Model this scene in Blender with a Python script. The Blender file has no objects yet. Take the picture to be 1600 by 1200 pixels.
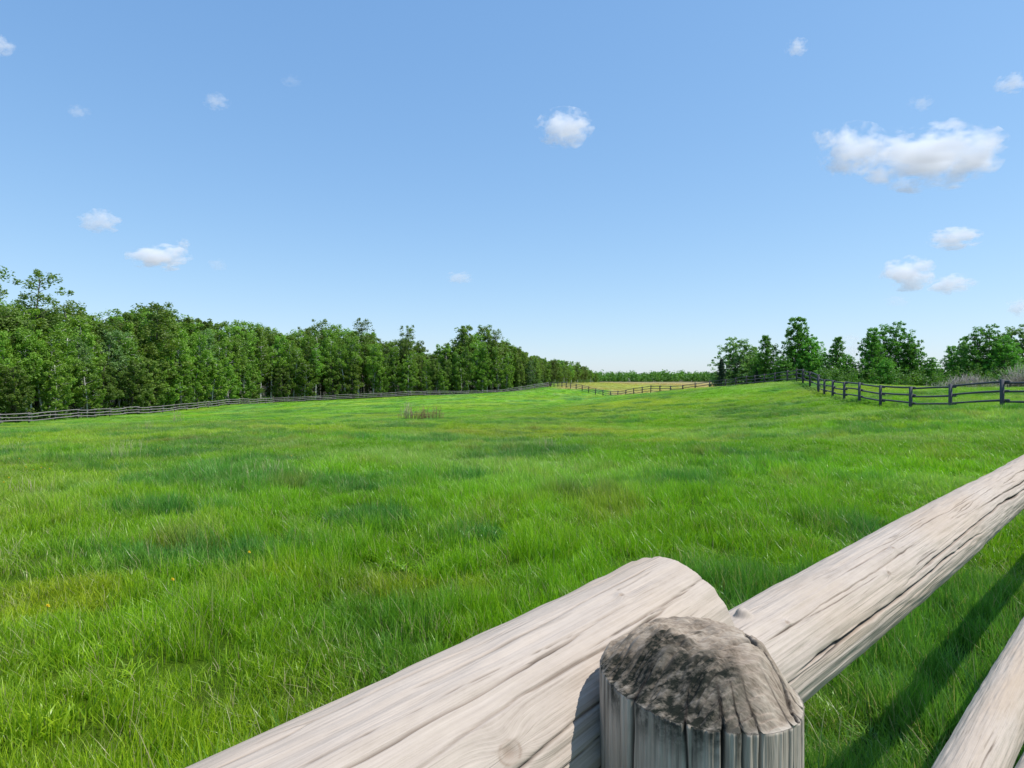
import bpy, math, random
import numpy as np
from math import radians, sin, cos, pi

# ------------------------------------------------------------------ camera, sky, sun, exposure
scene = bpy.context.scene
F, HY, CZ = 1000.0, 592.0, 1.6          # focal length in photo pixels, horizon row, eye height
cam_data = bpy.data.cameras.new('camera'); cam = bpy.data.objects.new('camera', cam_data)
scene.collection.objects.link(cam); scene.camera = cam
cam_data.sensor_width = 36; cam_data.lens = 36*F/1600; cam_data.clip_start = 0.03; cam_data.clip_end = 20000
cam.location = (0, 0, CZ); cam.rotation_euler = (radians(90) - math.atan((600-HY)/F), 0, 0)

SUN = (0.58, -0.09, 1.0)
sl = math.sqrt(sum(c*c for c in SUN)); sun_el = math.asin(1/sl); sun_az = math.atan2(SUN[0], SUN[1])
world = bpy.data.worlds.new('World'); scene.world = world; world.use_nodes = True
wn = world.node_tree; bg = wn.nodes['Background']
sky = wn.nodes.new('ShaderNodeTexSky'); sky.sky_type = 'NISHITA'; sky.sun_disc = False
sky.sun_elevation = sun_el; sky.sun_rotation = sun_az
sky.altitude = 0; sky.air_density = 1.0; sky.dust_density = 0.3; sky.ozone_density = 1.0
sep = wn.nodes.new('ShaderNodeSeparateColor'); comb = wn.nodes.new('ShaderNodeCombineColor'); wn.links.new(sky.outputs[0], sep.inputs[0])
for ch, (gain, gam) in enumerate(((.79, .76), (1.22, .61), (1.96, .46))):      # tone curve of the clear sky, per channel
    pw = wn.nodes.new('ShaderNodeMath'); pw.operation = 'POWER'; pw.inputs[1].default_value = gam; wn.links.new(sep.outputs[ch], pw.inputs[0])
    ml = wn.nodes.new('ShaderNodeMath'); ml.operation = 'MULTIPLY'; ml.inputs[1].default_value = gain; wn.links.new(pw.outputs[0], ml.inputs[0]); wn.links.new(ml.outputs[0], comb.inputs[ch])
wn.links.new(comb.outputs[0], bg.inputs[0]); bg.inputs[1].default_value = 0.15
ld = bpy.data.lights.new('sun', 'SUN'); ld.energy = 3.4; ld.angle = radians(0.5); ld.color = (1.0, 0.965, 0.91)
lo = bpy.data.objects.new('sun', ld); scene.collection.objects.link(lo)
from mathutils import Vector
lo.rotation_euler = Vector(SUN).to_track_quat('Z', 'Y').to_euler(); lo.location = (20, -5, 40)
scene.view_settings.view_transform = 'Standard'; scene.view_settings.look = 'None'
scene.view_settings.exposure = 0.55; scene.view_settings.gamma = 1.0
try:
    scene.cycles.volume_bounces = 16; scene.cycles.max_bounces = 16; scene.cycles.transparent_max_bounces = 8
except Exception: pass

# ------------------------------------------------------------------ helpers
rng = np.random.default_rng(7); random.seed(7)
COL = scene.collection
def tag(o, label=None, cat=None, group=None, kind=None):
    if label: o['label'] = label
    if cat: o['category'] = cat
    if group: o['group'] = group
    if kind: o['kind'] = kind
    return o
def empty(name, loc=(0, 0, 0), rz=0):
    o = bpy.data.objects.new(name, None); o.location = loc; o.rotation_euler = (0, 0, rz)
    o.empty_display_size = .2; COL.objects.link(o); return o
def mesh_np(name, verts, faces_flat, starts, totals, smooth=True):
    me = bpy.data.meshes.new(name)
    me.vertices.add(len(verts)); me.vertices.foreach_set('co', np.asarray(verts, np.float32).ravel())
    me.loops.add(len(faces_flat)); me.loops.foreach_set('vertex_index', np.asarray(faces_flat, np.int32))
    me.polygons.add(len(starts)); me.polygons.foreach_set('loop_start', np.asarray(starts, np.int32))
    me.polygons.foreach_set('loop_total', np.asarray(totals, np.int32))
    me.update(calc_edges=True)
    me.polygons.foreach_set('use_smooth', np.full(len(starts), smooth)); me.validate(); return me
def mesh_q(name, verts, quads, smooth=True):
    q = np.asarray(quads, np.int32); n = len(q); k = q.shape[1]
    return mesh_np(name, verts, q.ravel(), np.arange(n)*k, np.full(n, k), smooth)
def obj(name, me, mat=None, parent=None, loc=None):
    o = bpy.data.objects.new(name, me)
    if mat and not me.materials: me.materials.append(mat)
    if parent: o.parent = parent
    if loc is not None: o.location = loc
    COL.objects.link(o); return o
def fattr(me, name, data, kind='FLOAT'):
    a = me.attributes.new(name, kind, 'POINT')
    d = np.asarray(data, np.float32).ravel()
    a.data.foreach_set({'FLOAT': 'value', 'FLOAT_VECTOR': 'vector', 'FLOAT_COLOR': 'color'}[kind], d)

def _h(ix, iy, iz, s):
    n = (ix.astype(np.int64)*374761393 + iy.astype(np.int64)*668265263 + iz.astype(np.int64)*2147483647 + s*974711) & 0xffffffff
    n = ((n ^ (n >> 13))*1274126177) & 0xffffffff; n = ((n ^ (n >> 16))*2246822519) & 0xffffffff
    return ((n ^ (n >> 15)) & 0xffffff)/float(0xffffff)
def vnoise(x, y, z=0.0, s=0):
    x, y, z = np.broadcast_arrays(np.asarray(x, float), np.asarray(y, float), np.asarray(z, float))
    ix, iy, iz = np.floor(x), np.floor(y), np.floor(z)
    fx, fy, fz = x-ix, y-iy, z-iz
    fx, fy, fz = [f*f*(3-2*f) for f in (fx, fy, fz)]
    r = 0
    for a in (0, 1):
        for b in (0, 1):
            for c in (0, 1):
                w = (fx if a else 1-fx)*(fy if b else 1-fy)*(fz if c else 1-fz)
                r = r + w*_h(ix+a, iy+b, iz+c, s)
    return r*2-1
def fbm(x, y, z=0.0, o=4, s=0):
    r, a, t = 0, 1.0, 0
    for i in range(o):
        r = r + a*vnoise(np.asarray(x)*2**i, np.asarray(y)*2**i, np.asarray(z)*2**i, s+i*17); t += a; a *= .5
    return r/t
def ss(a, b, x):
    t = np.clip((x-a)/(b-a), 0, 1); return t*t*(3-2*t)

class NT:
    def __init__(s, name):
        s.m = bpy.data.materials.new(name); s.m.use_nodes = True; s.t = s.m.node_tree
        s.b = s.t.nodes['Principled BSDF']; s.out = s.t.nodes['Material Output']
    def n(s, typ, ins=None, **kw):
        nd = s.t.nodes.new('ShaderNode'+typ)
        for k, v in kw.items(): setattr(nd, k, v)
        for k, v in (ins or {}).items():
            if hasattr(v, 'is_linked') or hasattr(v, 'links'): s.t.links.new(v, nd.inputs[k])
            else: nd.inputs[k].default_value = v
        return nd
    def math(s, op, a, b=0.0, c=None):
        d = {0: a, 1: b}
        if c is not None: d[2] = c
        return s.n('Math', d, operation=op).outputs[0]
    def mix(s, f, a, b, mode='MIX'):
        nd = s.n('Mix', None, data_type='RGBA', blend_type=mode)
        for i, v in ((0, f), (6, a), (7, b)):
            if hasattr(v, 'links'): s.t.links.new(v, nd.inputs[i])
            else: nd.inputs[i].default_value = (tuple(v)+(1,) if isinstance(v, tuple) and len(v) == 3 else v)
        return nd.outputs[2]
    def ramp(s, f, pts):
        nd = s.n('ValToRGB', {0: f}); cr = nd.color_ramp
        while len(cr.elements) < len(pts): cr.elements.new(.5)
        for e, (p, c) in zip(cr.elements, pts):
            e.position = p; e.color = tuple(c)+(1,) if len(c) == 3 else c
        return nd.outputs[0]
    def noise(s, vec, scale, detail=4, rough=.55):
        return s.n('TexNoise', {'Vector': vec, 'Scale': scale, 'Detail': detail, 'Roughness': rough}).outputs[0]
    def bump(s, h, strength, dist, normal=None):
        d = {'Height': h, 'Strength': strength, 'Distance': dist}
        if normal is not None: d['Normal'] = normal
        return s.n('Bump', d).outputs[0]
    def link(s, a, b): s.t.links.new(a, b)

# ------------------------------------------------------------------ terrain shape
def P(px, py, d): return ((px-800)/F*d, d, CZ+(HY-py)/F*d)
ctrl = [(-25, -20, 0), (0, -20, 0), (25, -20, 0), (-20, 0, -.2), (0, 0, 0), (20, 0, 0), (-6, 7, -.05), (0, 7, 0), (7, 7, 0), (0, 14, -.1),
        (12, 14, .02), (-12, 14, -.3), (-22, 20, -.8), (20, 20, .05), (40, 20, .1), (-30, 32, -1.3), (-15, 32, -.9), (0, 33, -1.15), (10, 33, -1.15), (3, 22, -.55),
        (-45, 0, -1), (-50, 30, -2.5), (-42, 52, -2.9), (-22, 60, -2.5), (-4, 60, -1.95), (12, 60, -.9), (14, 40, -.85),
        (60, 40, .4), (45, 60, .6), (60, 80, .9), (50, 100, 1.0), (90, 60, .8)]
for a in [(-200, 672, 62), (14, 663, 75), (115, 657, 84), (200, 650, 97), (259, 644, 108), (335, 637, 124), (430, 630, 148), (520, 626, 155), (640, 619, 162),
          (750, 617, 166), (800, 612, 170), (850, 604.5, 172), (893, 608, 150), (949, 620.5, 133), (868, 605, 160), (700, 626, 110), (600, 640, 85), (800, 628, 95),
          (820, 617, 130), (880, 619, 120), (880, 630, 90), (949, 627, 105), (1000, 615.5, 108), (1045, 612, 98), (1087, 609, 88), (1134, 605.5, 82),
          (1200, 600.5, 70), (1240, 598.5, 66), (1087, 614, 108), (1123, 612, 100), (1165, 606, 90), (960, 640, 60), (1060, 630, 60), (1150, 650, 42), (1150, 630, 50), (1150, 614, 60), (1250, 640, 42), (1300, 655, 30),
          (1274, 609, 56), (1291, 614, 50), (1330, 620, 44), (1359, 628, 40), (1397, 634.5, 37), (1445, 638, 34), (1502, 641, 31.5), (1560, 645, 29),
          (1450, 606, 65), (1510, 611, 62), (1350, 602, 75), (1580, 608, 66), (1150, 603, 110), (950, 607, 165), (900, 600.5, 190), (980, 598.5, 230), (1060, 602, 200),
          (900, 599, 235), (1130, 604, 175), (1000, 603, 320), (1200, 603, 320), (700, 612, 260), (500, 612, 260), (300, 620, 220), (100, 632, 160), (-100, 645, 120)]:
    ctrl.append(P(*a))
ctrl = np.array(ctrl, float)
def _U(r2): return np.where(r2 > 1e-9, r2*np.log(np.maximum(r2, 1e-9)), 0)
_S = 50.0
_c = ctrl[:, :2]/_S; _n = len(_c)
_K = _U(((_c[:, None]-_c[None])**2).sum(-1)) + np.eye(_n)*.004
_A = np.block([[_K, np.c_[np.ones(_n), _c]], [np.c_[np.ones(_n), _c].T, np.zeros((3, 3))]])
_W = np.linalg.solve(_A, np.r_[ctrl[:, 2], 0, 0, 0])
def gz(x, y):
    x = np.atleast_1d(np.asarray(x, float)); y = np.atleast_1d(np.asarray(y, float)); shp = x.shape
    p = np.c_[x.ravel(), y.ravel()]/_S; out = np.empty(len(p))
    for i in range(0, len(p), 20000):
        q = p[i:i+20000]
        out[i:i+20000] = _U(((q[:, None]-_c[None])**2).sum(-1)) @ _W[:_n] + _W[_n] + q @ _W[_n+1:]
    out = out.reshape(shp); r = np.hypot(x, y)
    out = np.clip(out, -6, 3)
    far = ss(210, 380, r); out = out*(1-far) + far*(-0.6)
    r2 = ss(3, 12, r)
    out = out + .10*r2*fbm(x/7, y/7, 0, 2, 5) + .34*ss(14, 34, r)*fbm(x/22, y/13, 0, 2, 15) + .035*fbm(x/1.4, y/1.4, 0, 2, 9)
    return out
def gz1(x, y): return float(gz([x], [y])[0])

def elli(x, y, cx, cy, rx, ry):
    n = fbm(x*1.3/max(rx, .6), y*1.3/max(ry, .6), 0, 4, 31)
    return 1 - ss(.15, 1.45, np.hypot((x-cx)/rx, (y-cy)/ry) + .9*n)
DARK = [(-1.5, 7.1, .65, .4), (-4.2, 7.8, .8, .4), (-4.4, 10.4, .7, .45), (-.38, 6.3, .35, .3), (1.05, 8.8, .42, .4), (-1.0, 10.5, .8, .5), (-2.9, 5.7, 1.3, .4),
        (2.6, 9.5, .8, .5), (-7.5, 12, 1.1, .5), (3.6, 6.2, .6, .7), (-2.2, 9.2, .9, .4), (5.2, 14, 1.5, .6), (-9, 18, 2, .8), (1, 16, 1.4, .5), (-3.5, 21, 2.4, .7)]
YEL = [(1.5, 31, 8.5, 5.5), (-14, 17, 1.8, 1.3), (-12, 13, 1.6, 1.2), (10, 62, 6, 5), (-25, 50, 8, 4), (14, 24, 3, 2), (-1, 4.8, .8, .5), (-3.4, 4.6, .7, .5), (4.5, 20, 2.5, 1.4)]
def tone(x, y):
    """grass colour and height factor from where it grows, with a pale sheen painted in"""
    n1 = fbm(x/5.5, y/5.5, 0, 3, 51); n2 = fbm(x/1.1, y/1.6, 0, 3, 61); n3 = fbm(x/16, y/9, 0, 3, 71); n4 = fbm(x/2.6, y/2.0, 0, 3, 91)
    mid = np.array([.160, .385, .014]); blue = np.array([.070, .245, .055]); yel = np.array([.29, .42, .022]); straw = np.array([.27, .26, .075])
    pale = np.array([.25, .44, .10]); tan = np.array([.40, .34, .14])
    dk = ss(.02, .4, n4)*.7
    for e in DARK: dk = np.maximum(dk, .85*elli(x, y, *e))
    yl = ss(-.05, .5, n3)*.55
    for e in YEL: yl = np.maximum(yl, .9*elli(x, y, *e))
    st = ss(.3, .65, n2)*.4 + .55*elli(x, y, -10.4, 21, 1.6, 1.1)
    st = st + .45*elli(x, y, 3.0, 31, 6, 4)*ss(-.2, .4, n2)
    sheen = ss(-.05, .4, fbm(x/3.3, y/2.2, 0, 3, 83))*.75  # whitish sheen of the grass further out, put into its colour
    r = np.hypot(x, y)
    c = np.broadcast_to(mid, x.shape+(3,))
    for w, k in ((sheen*ss(5, 14, r), pale), (yl, yel), (dk, blue), (np.clip(st, 0, 1), straw)):
        c = c*(1-w[..., None]) + k*w[..., None]
    # dry hay field beyond the middle fence
    px = 800 + x/np.maximum(y, 1)*F
    hay = ss(0, 5, y-(148-.0*px))*ss(855, 885, px)*(1-ss(1180, 1230, px))
    hay = np.maximum(hay, ss(0, 3, y - (133+(px-949)*.02 - np.maximum(px-949, 0)*.22))*ss(945, 960, px)*(1-ss(1150, 1200, px))*ss(100, 112, y))
    hay = hay*(y > 95)
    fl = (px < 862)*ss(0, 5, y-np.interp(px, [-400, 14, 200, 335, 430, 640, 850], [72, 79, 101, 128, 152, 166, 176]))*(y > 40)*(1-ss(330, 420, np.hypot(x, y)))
    fw = ss(330, 520, np.hypot(x, y))
    hc = tan*(1-.92*(elli(x, y, 26, 190, 24, 75))[..., None]) + np.array([.32, .38, .07])*.92*(elli(x, y, 26, 190, 24, 75))[..., None]
    c = c*(1-hay[..., None]) + hc*hay[..., None]
    c = c*(1 + .24*n1[..., None] + .18*n2[..., None])
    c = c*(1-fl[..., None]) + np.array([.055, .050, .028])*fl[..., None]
    c = c*(1-fw[..., None]) + np.array([.15, .135, .10])*fw[..., None]
    h = (.92 + .45*dk - .25*yl + .55*n2 + .25*n1 + .35*vnoise(x*2.1, y*2.1, 0, 97))
    return np.clip(c, .01, .6), h

# ------------------------------------------------------------------ materials
def wood_mat(name, lo_, hi_, dark=(.05, .035, .025), bumpy=1.0):
    m = NT(name)
    g = m.n('Attribute', attribute_name='gc').outputs['Vector']; cr = m.n('Attribute', attribute_name='crack').outputs['Fac']
    kn = m.n('Attribute', attribute_name='knot').outputs['Fac']
    v1 = m.n('Mapping', {'Vector': g, 'Scale': (7, 520, 1)}).outputs[0]
    v2 = m.n('Mapping', {'Vector': g, 'Scale': (2.2, 60, 1)}).outputs[0]
    v3 = m.n('Mapping', {'Vector': g, 'Scale': (5, 16, 1)}).outputs[0]
    v4 = m.n('Mapping', {'Vector': g, 'Scale': (40, 90, 1)}).outputs[0]
    a = m.noise(v1, 1, 4, .65); b = m.noise(v2, 1, 4, .6); c = m.noise(v3, 1, 5, .6); d = m.noise(v4, 1, 3, .7)
    s1 = m.math('ADD', m.math('MULTIPLY', a, .52), m.math('ADD', m.math('MULTIPLY', b, .25), m.math('MULTIPLY', c, .38)))
    s1 = m.math('ADD', s1, m.math('MULTIPLY', m.math('SUBTRACT', d, .5), .22))
    col = m.ramp(s1, [(.38, lo_), (.5, tuple((x*.35+y*.65) for x, y in zip(lo_, hi_))), (.66, hi_)])
    # thin dark checks between the fibres
    v5 = m.n('Mapping', {'Vector': g, 'Scale': (1.6, 75, 1), 'Location': (3, 7, 0)}).outputs[0]
    e = m.noise(v5, 1, 3, .5)
    line = m.math('SUBTRACT', 1, m.math('MULTIPLY', m.math('ABSOLUTE', m.math('SUBTRACT', e, .5)), 38)); line = m.n('Clamp', {0: line}).outputs[0]
    gate = m.n('MapRange', {0: c, 1: .5, 2: .62, 3: 0, 4: .5}).outputs[0]
    line = m.math('MULTIPLY', line, gate)
    col = m.mix(line, col, tuple(x*.42 for x in lo_))
    warm = m.n('MapRange', {0: m.noise(v3, .45, 3, .5), 1: .45, 2: .7, 3: 0, 4: .5}).outputs[0]
    col = m.mix(warm, col, (hi_[0]*.85, hi_[1]*.74, hi_[2]*.6))
    col = m.mix(kn, col, (.17, .10, .055))
    col = m.mix(cr, col, dark)  # dirtier wood in the cracks, with the shade of their depth painted in
    m.link(col, m.b.inputs['Base Color']); m.b.inputs['Roughness'].default_value = .8; m.b.inputs['Specular IOR Level'].default_value = .25
    h = m.math('SUBTRACT', s1, m.math('MULTIPLY', line, .7))
    m.link(m.bump(h, .55*bumpy, .003), m.b.inputs['Normal'])
    return m.m
def simple_wood(name, a, b):
    m = NT(name); g = m.n('Attribute', attribute_name='gc').outputs['Vector']
    v = m.n('Mapping', {'Vector': g, 'Scale': (2, 40, 1)}).outputs[0]
    n = m.noise(v, 1, 4, .6); ri = m.n('ObjectInfo').outputs['Random']
    col = m.ramp(n, [(.35, a), (.65, b)])
    col = m.mix(m.math('MULTIPLY', ri, .35), col, tuple(x*.45 for x in a))
    m.link(col, m.b.inputs['Base Color']); m.b.inputs['Roughness'].default_value = .85
    m.link(m.bump(n, .5, .01), m.b.inputs['Normal']); return m.m
def bark_mat(name, pale, dark, lo_=.55):
    m = NT(name); tc = m.n('TexCoord').outputs['Object']
    v = m.n('Mapping', {'Vector': tc, 'Scale': (6, 6, 1.6)}).outputs[0]
    n = m.noise(v, 1.2, 5, .65)
    col = m.ramp(n, [(lo_-.13, dark), (lo_, pale)])
    m.link(col, m.b.inputs['Base Color']); m.b.inputs['Roughness'].default_value = .85
    m.link(m.bump(n, .6, .03), m.b.inputs['Normal']); return m.m
def leaf_mat(name, cols, trans=.35):
    m = NT(name)
    at = m.n('Attribute', attribute_name='tone').outputs['Fac']; ri = m.n('ObjectInfo').outputs['Random']
    f = m.math('ADD', m.math('MULTIPLY', at, .75), m.math('MULTIPLY', ri, .25))
    col = m.ramp(f, [(i/(len(cols)-1), c) for i, c in enumerate(cols)])
    hs = m.n('HueSaturation', {'Hue': m.math('ADD', .49, m.math('MULTIPLY', ri, .02)), 'Value': m.math('ADD', .82, m.math('MULTIPLY', m.math('FRACT', m.math('MULTIPLY', ri, 7.3)), .55)), 'Color': col}).outputs[0]
    m.link(hs, m.b.inputs['Base Color']); m.b.inputs['Roughness'].default_value = .5; m.b.inputs['Specular IOR Level'].default_value = .35
    tr = m.n('BsdfTranslucent', {'Color': m.mix(1.0, hs, (1.15, 1.25, .5), 'MULTIPLY')}).outputs[0]
    mx = m.n('MixShader', {0: trans, 1: m.b.outputs[0], 2: tr}).outputs[0]
    m.link(mx, m.out.inputs[0]); return m.m
M_RAIL = wood_mat('weathered_rail_wood', (.27, .215, .170), (.49, .41, .335))
M_POST = None
M_RAIL_FAR = simple_wood('grey_pole_wood', (.22, .19, .19), (.38, .34, .34))
M_POST_FAR = simple_wood('dark_post_wood', (.035, .03, .035), (.09, .08, .085))
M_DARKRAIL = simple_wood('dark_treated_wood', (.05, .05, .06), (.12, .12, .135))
M_BARK_W = bark_mat('pale_aspen_bark', (.66, .63, .57), (.16, .13, .11), .42)
M_BARK_D = bark_mat('dark_poplar_bark', (.17, .14, .12), (.05, .04, .035))
M_LEAF = leaf_mat('aspen_leaves', [(.095, .185, .022), (.17, .30, .035), (.27, .43, .065)])
M_LEAF_O = leaf_mat('olive_leaves', [(.085, .145, .024), (.145, .22, .036), (.22, .31, .06)])
M_LEAF_B = leaf_mat('poplar_leaves', [(.07, .19, .028), (.12, .30, .038), (.22, .43, .06)])
M_LEAF_G = leaf_mat('silvery_leaves', [(.10, .19, .055), (.16, .27, .08), (.26, .37, .13)])
M_NEEDLE = leaf_mat('spruce_needles', [(.020, .045, .025), (.032, .070, .038), (.055, .10, .055)], .1)
M_UNDER = leaf_mat('undergrowth_leaves', [(.045, .09, .018), (.08, .155, .028), (.14, .24, .04)])

# ------------------------------------------------------------------ ground
def ground():
    nu, nv = 420, 520
    u = np.linspace(-1, 1, nu); X = np.sinh(u*7.2)/np.sinh(7.2)*4000
    v = np.linspace(0, 1, nv); Y = -40 + np.sinh(v*6.4)/np.sinh(6.4)*6000 + 60*v*(1-v)*0
    Y = np.concatenate([np.linspace(-3000, -45, 14), Y]); nv = len(Y)
    gx, gy = np.meshgrid(X, Y)
    z = gz(gx, gy)
    idx = np.arange(nu*nv).reshape(nv, nu)
    q = np.stack([idx[:-1, :-1], idx[:-1, 1:], idx[1:, 1:], idx[1:, :-1]], -1).reshape(-1, 4)
    me = mesh_q('ground', np.stack([gx, gy, z], -1).reshape(-1, 3), q)
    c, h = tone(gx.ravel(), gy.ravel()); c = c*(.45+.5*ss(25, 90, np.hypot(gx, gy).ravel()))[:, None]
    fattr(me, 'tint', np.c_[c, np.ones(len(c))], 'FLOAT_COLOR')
    m = NT('meadow_ground')
    t = m.n('Attribute', attribute_name='tint').outputs['Color']; pos = m.n('NewGeometry').outputs['Position']
    n = m.noise(pos, 4.0, 8, .8); n2 = m.noise(m.n('Mapping', {'Vector': pos, 'Scale': (1, .6, 1)}).outputs[0], .35, 5, .6)
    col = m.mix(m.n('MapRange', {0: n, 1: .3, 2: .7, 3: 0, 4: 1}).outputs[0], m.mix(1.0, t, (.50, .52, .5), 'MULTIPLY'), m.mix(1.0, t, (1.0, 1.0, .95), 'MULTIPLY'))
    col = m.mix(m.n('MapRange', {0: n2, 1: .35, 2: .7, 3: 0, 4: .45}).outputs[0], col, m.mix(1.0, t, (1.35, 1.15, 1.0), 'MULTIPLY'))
    m.link(col, m.b.inputs['Base Color']); m.b.inputs['Roughness'].default_value = .9; m.b.inputs['Specular IOR Level'].default_value = .1
    m.link(m.bump(n, .8, .15), m.b.inputs['Normal'])
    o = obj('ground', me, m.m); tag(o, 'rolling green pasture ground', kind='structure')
ground()

# ------------------------------------------------------------------ grass (geometry-node tufts on points)
def blade_patch(name, n, rad, hmin, hmax, w, lean, straw=0.0, seed=0):
    r = np.random.default_rng(seed)
    bx, by = r.normal(0, rad*.55, n), r.normal(0, rad*.55, n)
    H = r.uniform(hmin, hmax, n)*np.exp(-.5*((bx**2+by**2)/(rad*1.2)**2)); W = w*r.uniform(.7, 1.3, n)
    az = r.normal(2.9, 2.2, n); ln = H*np.abs(r.normal(lean, .22, n)); fa = r.uniform(0, pi, n)
    V = np.zeros((n, 7, 3)); T = np.zeros((n, 7))
    for k, (t, ww) in enumerate(((0, .8), (.42, 1.0), (.78, .62))):
        ox = ln*t**1.9*np.cos(az); oy = ln*t**1.9*np.sin(az); zz = H*t*(1-.12*t)
        for j, sgn in ((0, -1), (1, 1)):
            V[:, 2*k+j, 0] = bx+ox+sgn*W*ww*np.cos(fa)/2; V[:, 2*k+j, 1] = by+oy+sgn*W*ww*np.sin(fa)/2; V[:, 2*k+j, 2] = zz-.03*(t == 0)
            T[:, 2*k+j] = t
    V[:, 6, 0] = bx+ln*np.cos(az); V[:, 6, 1] = by+ln*np.sin(az); V[:, 6, 2] = H*(1-.28*lean); T[:, 6] = 1
    b = np.arange(n)[:, None]*7
    quads = np.concatenate([b+np.array([0, 1, 3, 2]), b+np.array([2, 3, 5, 4])], 0); tris = b+np.array([4, 5, 6])
    flat = np.concatenate([quads.ravel(), tris.ravel()])
    st = np.concatenate([np.arange(len(quads))*4, len(quads)*4+np.arange(n)*3]); tt = np.concatenate([np.full(len(quads), 4), np.full(n, 3)])
    me = mesh_np(name, V.reshape(-1, 3), flat, st, tt)
    hue = np.repeat(np.where(r.random(n) < straw, 1.0, r.uniform(0, .6, n)), 7)
    fattr(me, 'hue', hue); fattr(me, 'up', T.ravel()); return me
def grass_mat():
    m = NT('grass_blades')
    t = m.n('Attribute', attribute_name='tint', attribute_type='INSTANCER').outputs['Color']
    hue = m.n('Attribute', attribute_name='hue').outputs['Fac']; up = m.n('Attribute', attribute_name='up').outputs['Fac']
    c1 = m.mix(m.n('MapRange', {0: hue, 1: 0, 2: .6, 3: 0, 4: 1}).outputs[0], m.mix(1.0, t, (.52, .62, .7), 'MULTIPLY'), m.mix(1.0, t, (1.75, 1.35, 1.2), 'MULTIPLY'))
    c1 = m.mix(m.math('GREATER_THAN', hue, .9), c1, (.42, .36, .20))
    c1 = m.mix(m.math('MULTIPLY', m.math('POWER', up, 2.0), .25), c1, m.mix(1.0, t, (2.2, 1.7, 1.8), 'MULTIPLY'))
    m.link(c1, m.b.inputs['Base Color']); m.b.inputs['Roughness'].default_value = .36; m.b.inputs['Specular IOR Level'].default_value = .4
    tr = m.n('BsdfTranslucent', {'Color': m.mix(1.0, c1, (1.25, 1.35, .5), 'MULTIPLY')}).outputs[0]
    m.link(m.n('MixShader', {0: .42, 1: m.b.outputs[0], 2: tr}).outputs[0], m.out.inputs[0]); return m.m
M_GRASS = grass_mat()
def grass():
    pc = bpy.data.collections.new('grass_tufts')       # not linked to the scene: only source meshes for the node group
    protos = [blade_patch('tuft', 165, .16, .08, .30, .0050, .24, .03, 100+i) for i in range(6)] + [blade_patch('tuft', 90, .20, .16, .42, .0036, .35, .22, 120), blade_patch('tuft', 110, .17, .05, .16, .0105, .7, .0, 121)]
    for i, me in enumerate(protos):
        me.materials.append(M_GRASS); pc.objects.link(bpy.data.objects.new('tuft_%02d' % i, me))
    zones = [(1.2, 5, 46, .85), (5, 10, 34, 1.0), (10, 20, 18, 1.25), (20, 42, 10, 1.5), (42, 90, 4.6, 1.9), (90, 215, .9, 3.0)]
    PX, PY, SC = [], [], []
    for y0, y1, dens, sc in zones:
        hw = lambda y: y*.92+2.5
        area = (hw(y0)+hw(y1))*(y1-y0); n = int(area*dens)
        yy = np.sqrt(rng.uniform(y0*y0, y1*y1, n)); xx = rng.uniform(-1, 1, n)*hw(yy)
        PX.append(xx); PY.append(yy); SC.append(np.full(n, sc))
    # a margin behind and beside the camera
    n = 2500; PX.append(rng.uniform(-5, 6, n)); PY.append(rng.uniform(-2, 2.5, n)); SC.append(np.full(n, 1.0))
    x = np.concatenate(PX); y = np.concatenate(PY); sc = np.concatenate(SC)
    keep = np.hypot(x-.146, y-.50) > .12
    px = 800+x/np.maximum(y, .5)*F
    keep &= ~((px < 850) & (y > 60) & (y > np.interp(px, [-200, 14, 200, 335, 430, 640, 850], [75, 85, 107, 134, 158, 172, 182])))
    x, y, sc = x[keep], y[keep], sc[keep]
    # sloping away crests: drop those far points that hide nothing
    z = gz(x, y); c, h = tone(x, y)
    me = bpy.data.meshes.new('meadow_grass'); me.vertices.add(len(x)); me.vertices.foreach_set('co', np.c_[x, y, z-.01*sc].astype(np.float32).ravel())
    me.update()
    c = c*(1+rng.normal(0, .07, len(x)))[:, None]
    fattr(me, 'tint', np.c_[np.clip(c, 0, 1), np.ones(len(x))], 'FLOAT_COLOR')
    hs = np.clip(h, .55, 1.6)*rng.uniform(.75, 1.25, len(x))*np.interp(y, [0, 6, 12, 42, 60], [.88, .80, .62, .55, .55])
    hs = hs*(1-.45*ss(50, 62, y))
    fattr(me, 'scl', np.c_[sc, sc, hs*np.sqrt(sc)], 'FLOAT_VECTOR')
    fattr(me, 'rot', np.c_[rng.normal(0, .06, len(x)), rng.normal(0, .06, len(x)), rng.normal(0, .55, len(x))], 'FLOAT_VECTOR')
    o = bpy.data.objects.new('meadow_grass', me); COL.objects.link(o); tag(o, 'long green grass covering the rolling pasture', 'grass', kind='stuff')
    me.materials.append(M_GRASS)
    ng = bpy.data.node_groups.new('grass_scatter', 'GeometryNodeTree')
    ng.interface.new_socket('Geometry', in_out='INPUT', socket_type='NodeSocketGeometry'); ng.interface.new_socket('Geometry', in_out='OUTPUT', socket_type='NodeSocketGeometry')
    N = ng.nodes.new; gi, go = N('NodeGroupInput'), N('NodeGroupOutput')
    m2p = N('GeometryNodeMeshToPoints'); iop = N('GeometryNodeInstanceOnPoints'); ci = N('GeometryNodeCollectionInfo')
    ci.inputs['Collection'].default_value = pc; ci.inputs['Separate Children'].default_value = True; ci.inputs['Reset Children'].default_value = True
    def na(nm, tp):
        a = N('GeometryNodeInputNamedAttribute'); a.data_type = tp; a.inputs['Name'].default_value = nm; return a.outputs['Attribute']
    rnd = N('FunctionNodeRandomValue'); rnd.data_type = 'INT'; rnd.inputs[4].default_value = 0; rnd.inputs[5].default_value = 7
    L = ng.links.new
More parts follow.
